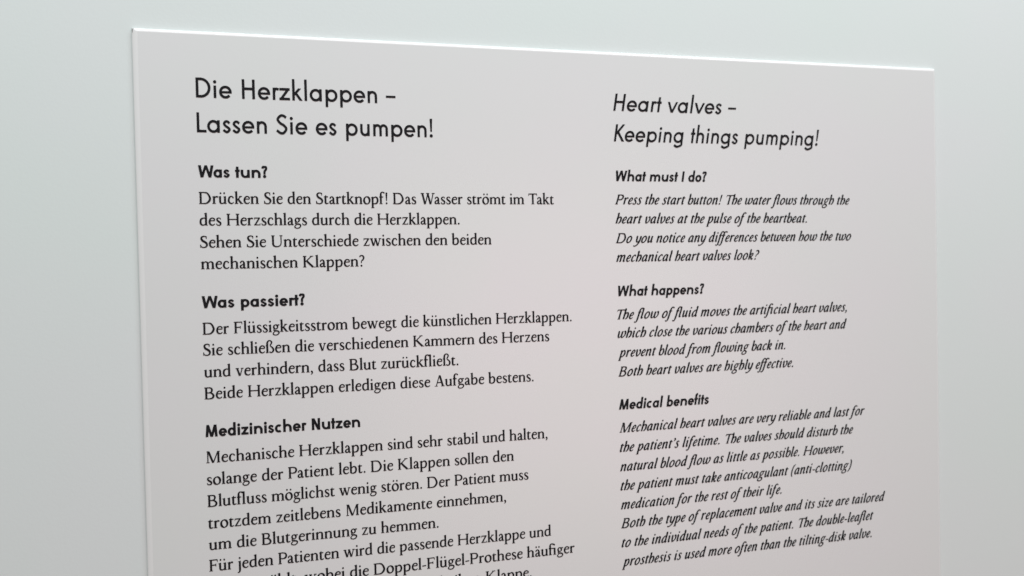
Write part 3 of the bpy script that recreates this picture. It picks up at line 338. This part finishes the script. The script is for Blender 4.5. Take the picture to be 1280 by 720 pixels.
  'k': '416|277 -14 297 -16 333 -3 413 58 414 62 405 82 397 97 393 99 337 70 335 106 320 150 311 194 369 233 430 290 466 346 483 398 481 430 465 454 441 471 405 476 377 467 341 443 269 364 267 366 356 650 353 694 345 714 329 727 317 730 289 723 273 713 244 682 212 634 213 628 231 618 230 610 36 2 149 2 199 158 205 169 209 170 213 170 217 162 215 74 218 50 241 7 257 -7/237 229 233 230 238 238 292 310 349 371 377 395 385 398 393 386 391 370 375 334 358 310 321 273 285 245 269 236',
  'ﬂ': '486|-106 -265 -78 -267 -54 -262 -26 -251 2 -234 43 -193 87 -129 123 -61 136 -29 291 407 298 411 354 411 363 415 379 467 378 470 322 471 318 472 317 479 353 567 373 607 401 647 426 667 442 669 466 651 477 623 304 83 306 31 310 15 322 -2 346 -14 362 -15 386 -7 406 6 460 59 462 63 438 92 422 85 421 91 599 647 595 679 589 691 594 703 546 721 470 739 422 736 386 724 350 702 305 659 277 623 236 555 201 475 198 472 170 471 164 467 148 415 150 412 174 410 175 403 115 227 -29 -169 -45 -189 -62 -200 -70 -197 -83 -173 -98 -167 -122 -170 -142 -184 -151 -197 -156 -221 -150 -235 -122 -258',
  'ﬁ': '506|-106 -265 -78 -267 -54 -262 -26 -251 2 -234 43 -193 87 -129 123 -61 136 -29 294 410 394 411 401 407 381 375 400 363 402 355 315 83 316 27 320 15 331 -1 346 -11 362 -15 386 -11 400 -5 426 14 471 59 472 63 467 71 448 91 442 91 434 85 430 87 527 391 524 435 519 451 514 461 494 473 322 471 316 475 344 547 369 599 389 631 410 656 430 669 442 669 466 651 469 639 477 627 494 619 522 625 540 639 555 663 556 683 546 699 530 711 482 736 442 739 406 732 362 710 338 692 306 660 274 619 236 555 201 475 198 472 170 471 164 467 148 415 150 412 174 410 175 403 115 227 -29 -169 -46 -190 -66 -200 -86 -171 -94 -167 -114 -168 -142 -184 -153 -201 -156 -221 -149 -237 -122 -258',
  'ﬀ': '516|-106 -265 -78 -267 -54 -262 -26 -251 2 -234 43 -193 87 -129 123 -61 136 -29 294 410 406 411 411 407 360 255 206 -169 185 -193 170 -201 161 -193 158 -181 150 -172 138 -167 122 -167 98 -180 89 -189 80 -209 80 -225 84 -233 110 -256 134 -266 158 -267 194 -258 218 -246 246 -226 275 -197 327 -121 368 -37 460 215 526 407 534 411 590 411 598 416 613 467 610 471 558 471 551 475 584 559 606 603 634 644 650 660 670 670 678 668 698 654 707 631 722 621 738 619 760 627 783 647 792 671 789 687 774 705 718 736 670 738 630 728 606 716 558 679 546 699 502 728 470 739 438 739 406 732 378 720 338 692 305 659 274 619 249 579 220 523 201 475 198 472 170 471 164 467 148 415 150 412 174 410 175 403 115 227 -29 -169 -45 -189 -62 -200 -70 -197 -83 -173 -98 -167 -122 -170 -142 -184 -151 -197 -156 -221 -150 -235 -122 -258/322 471 318 472 317 479 353 567 378 615 410 656 430 669 442 669 466 651 469 639 478 626 486 621 507 619 473 559 434 472',
  'P': '546|39 2 222 2 232 36 204 38 198 42 276 283 360 270 404 272 456 281 492 292 540 317 600 371 623 398 649 438 657 454 666 486 670 514 668 558 658 590 644 611 624 627 596 640 520 656 480 660 420 660 248 653 231 602 264 599 265 594 113 118 88 42 84 38 52 37/352 338 304 344 298 350 376 593 428 596 476 591 515 578 544 563 561 542 564 526 562 506 541 450 517 414 484 381 436 353 392 338',
  'B': '586|196 -18 272 -20 340 -16 396 -8 424 0 468 20 512 53 543 86 569 122 592 166 597 190 598 230 594 250 586 274 565 310 548 327 516 350 552 377 589 414 624 464 637 494 646 538 644 578 637 598 629 610 604 631 572 644 540 652 472 660 247 654 232 606 236 602 260 602 266 598 241 518 90 46 84 40 52 39 39 2 104 0 108 -2 108 -14 116 -16/208 46 204 46 202 54 288 319 340 316 376 320 388 317 432 295 465 266 478 246 481 234 484 194 465 142 431 98 400 77 340 56 276 46/308 382 376 593 412 596 464 592 512 575 541 554 544 542 542 522 522 474 493 430 472 413 400 385',
  'D': '701|156 -15 364 -17 400 -13 444 -1 504 27 576 72 633 117 677 165 708 209 733 257 749 305 756 341 756 409 742 509 719 577 701 605 684 622 664 634 636 644 568 654 424 661 247 653 232 605 236 601 264 600 261 581 89 45 84 39 52 38 40 5 44 1 96 0 100 -15/204 47 201 49 203 57 375 593 420 597 492 590 572 574 604 559 622 537 633 501 642 433 642 373 634 309 625 277 608 241 585 209 559 177 512 131 464 96 420 71 384 59 324 51 284 47',
  'H': '726|39 2 222 2 232 36 204 38 198 42 284 304 624 304 631 302 629 294 550 46 544 38 512 37 499 2 680 0 692 36 664 38 658 42 671 82 835 594 840 600 874 602 889 646 888 653 708 653 691 602 724 599 725 594 652 366 312 364 303 366 304 374 376 597 414 602 430 650 424 654 248 653 231 602 264 599 265 594 113 118 88 42 84 38 52 37',
  'T': '596|209 2 384 0 392 2 402 34 400 37 372 38 369 42 371 50 542 586 552 590 716 589 725 510 740 509 749 518 766 634 768 650 764 654 276 654 268 650 255 630 211 538 201 514 203 510 221 510 280 589 424 590 432 586 260 47 256 39 220 36',
  'Ŧ': '806|606 -9 644 -3 692 15 732 42 779 87 809 127 837 183 869 271 884 331 884 375 877 411 857 447 832 464 792 473 744 465 704 444 676 419 679 439 716 553 722 543 725 511 728 508 747 511 766 635 768 651 764 655 748 655 745 659 742 699 736 713 732 719 712 729 692 729 664 714 612 655 272 654 255 631 199 511 220 509 271 579 284 591 424 591 432 587 260 47 256 40 220 36 210 7 210 3 216 1 388 1 393 3 403 35 400 38 372 39 369 43 371 51 543 587 552 591 608 591 612 587 427 3 540 3 624 267 651 307 696 360 732 392 748 395 764 390 772 375 765 331 738 231 706 151 677 99 656 74 599 43 596 35',
  'M': '816|331 -3 447 -3 452 21 756 449 754 433 630 45 624 39 592 37 581 1 752 -1 760 1 771 37 740 40 740 49 916 597 920 601 960 602 965 609 978 653 864 655 859 653 852 639 818 637 448 117 444 185 440 621 437 637 412 640 413 653 408 655 290 653 274 605 276 602 292 599 292 594 118 49 112 39 64 39 51 1 225 1 236 37 184 39 182 45 320 472 324 465',
  '.': '206|89 -13 107 -15 131 -7 151 6 163 21 172 39 175 51 172 75 163 86 151 92 135 95 119 92 95 81 76 63 66 47 61 31 61 15 68 -1 79 -10',
  ',': '206|25 -132 73 -114 113 -89 140 -64 166 -28 177 8 179 52 171 56 167 72 157 86 141 94 109 91 89 81 73 67 63 52 55 28 55 16 60 4 73 -9 95 -16 90 -28 61 -61 13 -96',
  '’': '206|210 448 259 466 299 491 325 516 352 552 363 588 365 632 356 636 353 652 343 666 327 674 295 671 275 661 259 647 249 632 241 608 241 596 246 584 259 571 280 564 276 552 247 519 198 484',
  '!': '256|109 -13 127 -15 151 -7 171 6 183 21 192 39 195 51 192 75 183 86 171 92 155 95 139 92 115 81 96 63 86 47 81 31 81 15 88 -1 99 -10/156 171 199 169 206 175 381 631 389 655 387 659 287 659 281 655',
  '?': '336|129 -13 147 -15 171 -7 191 6 203 21 212 39 215 51 212 75 203 86 191 92 175 95 159 92 135 81 116 63 106 47 101 31 101 15 108 -1 119 -10/181 187 235 186 257 247 284 291 307 312 367 342 403 366 440 403 484 463 501 495 508 519 508 563 501 595 484 627 455 651 431 660 407 665 371 665 347 661 307 647 248 611 275 551 335 592 343 594 371 588 387 580 400 559 402 515 388 475 347 417 275 364 235 321 217 295 199 255',
  '-': '266|90 172 287 170 310 240 115 242 110 236',
  '(': '286|125 -160 179 -136 165 -28 172 48 184 116 204 196 261 363 304 464 336 528 368 580 413 629 490 692 487 700 465 727 461 728 357 661 328 636 292 596 244 520 212 460 145 307 120 224 104 156 92 88 83 16 84 -20 92 -68',
  ')': '286|8 -163 121 -73 154 -39 190 5 231 73 267 145 327 293 343 349 364 453 375 525 379 597 375 629 366 657 325 726 271 697 295 605 291 545 278 469 255 369 206 217 158 101 111 17 73 -34 -22 -131 -24 -135 -20 -139',
  ' ': '217|',
 },
}


LINES = [  # face, wording, left, baseline and right end on the panel in millimetres
    ('book', 'Die Herzklappen –', 0.0, 77.25, 80.37),
    ('book', 'Lassen Sie es pumpen!', 0.0, 63.13, 96.12),
    ('bold', 'Was tun?', 0.0, 44.82, 26.9),
    ('roman', 'Drücken Sie den Startknopf! Das Wasser strömt im Takt', 0.0, 34.1, 150.58),
    ('roman', 'des Herzschlags durch die Herzklappen.', 0.0, 25.23, 107.08),
    ('roman', 'Sehen Sie Unterschiede zwischen den beiden', 0.0, 16.21, 121.27),
    ('roman', 'mechanischen Klappen?', 0.0, 7.45, 65.64),
    ('bold', 'Was passiert?', 0.0, -8.51, 40.56),
    ('roman', 'Der Flüssigkeitsstrom bewegt die künstlichen Herzklappen.', 0.0, -19.25, 157.83),
    ('roman', 'Sie schließen die verschiedenen Kammern des Herzens', 0.0, -27.9, 147.07),
    ('roman', 'und verhindern, dass Blut zurückfließt.', 0.0, -36.82, 105.12),
    ('roman', 'Beide Herzklappen erledigen diese Aufgabe bestens.', 0.0, -45.78, 139.28),
    ('bold', 'Medizinischer Nutzen', 0.0, -61.33, 62.08),
    ('roman', 'Mechanische Herzklappen sind sehr stabil und halten,', 0.0, -72.03, 145.3),
    ('roman', 'solange der Patient lebt. Die Klappen sollen den', 0.0, -81.08, 129.39),
    ('roman', 'Blutfluss möglichst wenig stören. Der Patient muss', 0.0, -90.08, 135.96),
    ('roman', 'trotzdem zeitlebens Medikamente einnehmen,', 0.0, -99.07, 125.38),
    ('roman', 'um die Blutgerinnung zu hemmen.', 0.0, -107.91, 94.72),
    ('roman', 'Für jeden Patienten wird die passende Herzklappe und', 0.0, -116.73, 146.05),
    ('roman', 'ausgewählt, wobei die Doppel-Flügel-Prothese häufiger', None, -125.63, 157.06),
    ('roman', 'eingesetzt wird als die Kippscheiben-Klappe.', None, -134.54, 136.42),
    ('bookit', 'Heart valves –', 180.0, 77.25, 242.32),
    ('bookit', 'Keeping things pumping!', 180.0, 63.13, 286.98),
    ('boldit', 'What must I do?', 180.0, 44.82, 226.12),
    ('italic', 'Press the start button! The water flows through the', 180.0, 34.1, 304.99),
    ('italic', 'heart valves at the pulse of the heartbeat.', 180.0, 25.23, 280.51),
    ('italic', 'Do you notice any differences between how the two', 180.0, 16.21, 305.64),
    ('italic', 'mechanical heart valves look?', 180.0, 7.45, 254.18),
    ('boldit', 'What happens?', 180.0, -8.51, 223.79),
    ('italic', 'The flow of fluid moves the artificial heart valves,', 180.0, -19.25, 302.53),
    ('italic', 'which close the various chambers of the heart and', 180.0, -27.9, 302.4),
    ('italic', 'prevent blood from flowing back in.', 180.0, -36.82, 267.44),
    ('italic', 'Both heart valves are highly effective.', 180.0, -45.78, 271.72),
    ('boldit', 'Medical benefits', 180.0, -61.33, 225.61),
    ('italic', 'Mechanical heart valves are very reliable and last for', 180.0, -72.03, 312.17),
    ('italic', 'the patient’s lifetime. The valves should disturb the', 180.0, -81.08, 305.26),
    ('italic', 'natural blood flow as little as possible. However,', 180.0, -90.08, 299.56),
    ('italic', 'the patient must take anticoagulant (anti-clotting)', 180.0, -99.07, 304.28),
    ('italic', 'medication for the rest of their life.', 180.0, -107.91, 264.23),
    ('italic', 'Both the type of replacement valve and its size are tailored', 180.0, -116.73, 323.53),
    ('italic', 'to the individual needs of the patient. The double-leaflet', 180.0, -125.72, 316.52),
    ('italic', 'prosthesis is used more often than the tilting-disk valve.', 180.0, -134.62, 315.2),
]


FACE = {'book': ('book', 0.0), 'bold': ('bold', 0.0), 'roman': ('roman', 0.0), 'italic': ('italic', 0.0),
        'bookit': ('book', 0.17), 'boldit': ('bold', 0.17)}
EM = {'book': 11.6, 'bookit': 11.4, 'bold': 7.1, 'boldit': 7.0, 'roman': 7.3, 'italic': 6.95}
KERN = {'roman': {'Wa': -70, 'Ta': -75, 'Pa': -40, 'Fü': -25, 'f!': 35, 'Un': 0, 'Au': -15, 'rz': 10, 'tz': -10},
        'italic': {'r,': -40, 'Th': -75, 'f ': 10, 'fr': 0},
        'bold': {'Wa': -55}, 'book': {'La': -10, 'Ke': -35, 'rt': -5, 'va': -20, 've': -15}}
PART = {'book': 'heading_line', 'bookit': 'heading_line', 'bold': 'subheading_line', 'boldit': 'subheading_line',
        'roman': 'body_line', 'italic': 'body_line'}


def glyph_mesh(code):
    """fill the outline once with a 2D curve and keep its triangles"""
    adv, _, body = code.partition('|')
    if not body:
        return float(adv), [], []
    cu = bpy.data.curves.new("letter", 'CURVE')
    cu.dimensions = '2D'
    cu.fill_mode = 'BOTH'
    for loop in body.split('/'):
        n = [int(t) for t in loop.split()]
        sp = cu.splines.new('POLY')
        sp.points.add(len(n) // 2 - 1)
        for i in range(len(n) // 2):
            sp.points[i].co = (n[2 * i] / 1000, n[2 * i + 1] / 1000, 0, 1)
        sp.use_cyclic_u = True
    ob = bpy.data.objects.new("letter", cu)
    me = bpy.data.meshes.new_from_object(ob)
    vs = [(v.co.x * 1000, v.co.y * 1000) for v in me.vertices]
    fs = [tuple(p.vertices) for p in me.polygons]
    bpy.data.meshes.remove(me)
    bpy.data.objects.remove(ob)
    bpy.data.curves.remove(cu)
    return float(adv), vs, fs


GLYPHS = {face: {ch: glyph_mesh(code) for ch, code in table.items()} for face, table in FONTS.items()}


def ligatures(s, face):
    if face == 'italic':
        s = s.replace('ff', 'ﬀ')
    if face in ('roman', 'italic'):
        s = s.replace('fl', 'ﬂ').replace('fi', 'ﬁ')
    return s


INK_Y = -0.00012              # the print lies just proud of the board
for style, wording, left, base, right in LINES:
    face, slant = FACE[style]
    em = EM[style]
    chars = ligatures(wording, face)
    kern = KERN.get(face, {})
    pens, x = [], 0.0
    for i, ch in enumerate(chars):
        if i:
            x += kern.get(chars[i - 1] + ch, 0)
        pens.append(x)
        x += GLYPHS[face][ch][0]
    first = min((v[0] for v in GLYPHS[face][chars[0]][1]), default=0)
    last = pens[-1] + max(v[0] for v in GLYPHS[face][chars[-1]][1])
    if left is None:
        sx = em * 0.985
        left = right - (last - first) / 1000 * sx
    else:
        sx = (right - left) / (last - first) * 1000
    verts, faces = [], []
    for ch, px in zip(chars, pens):
        _, vs, fs = GLYPHS[face][ch]
        n = len(verts)
        for gx, gy in vs:
            X = left + (px + gx + slant * gy - first) * sx / 1000
            Z = base + gy * em / 1000
            verts.append(V(X * MM, INK_Y, Z * MM))
        faces += [tuple(i + n for i in f) for f in fs]
    o = link_mesh(PART[style], verts, faces, ink_mat, panel)
    o["label"] = "printed line reading " + wording
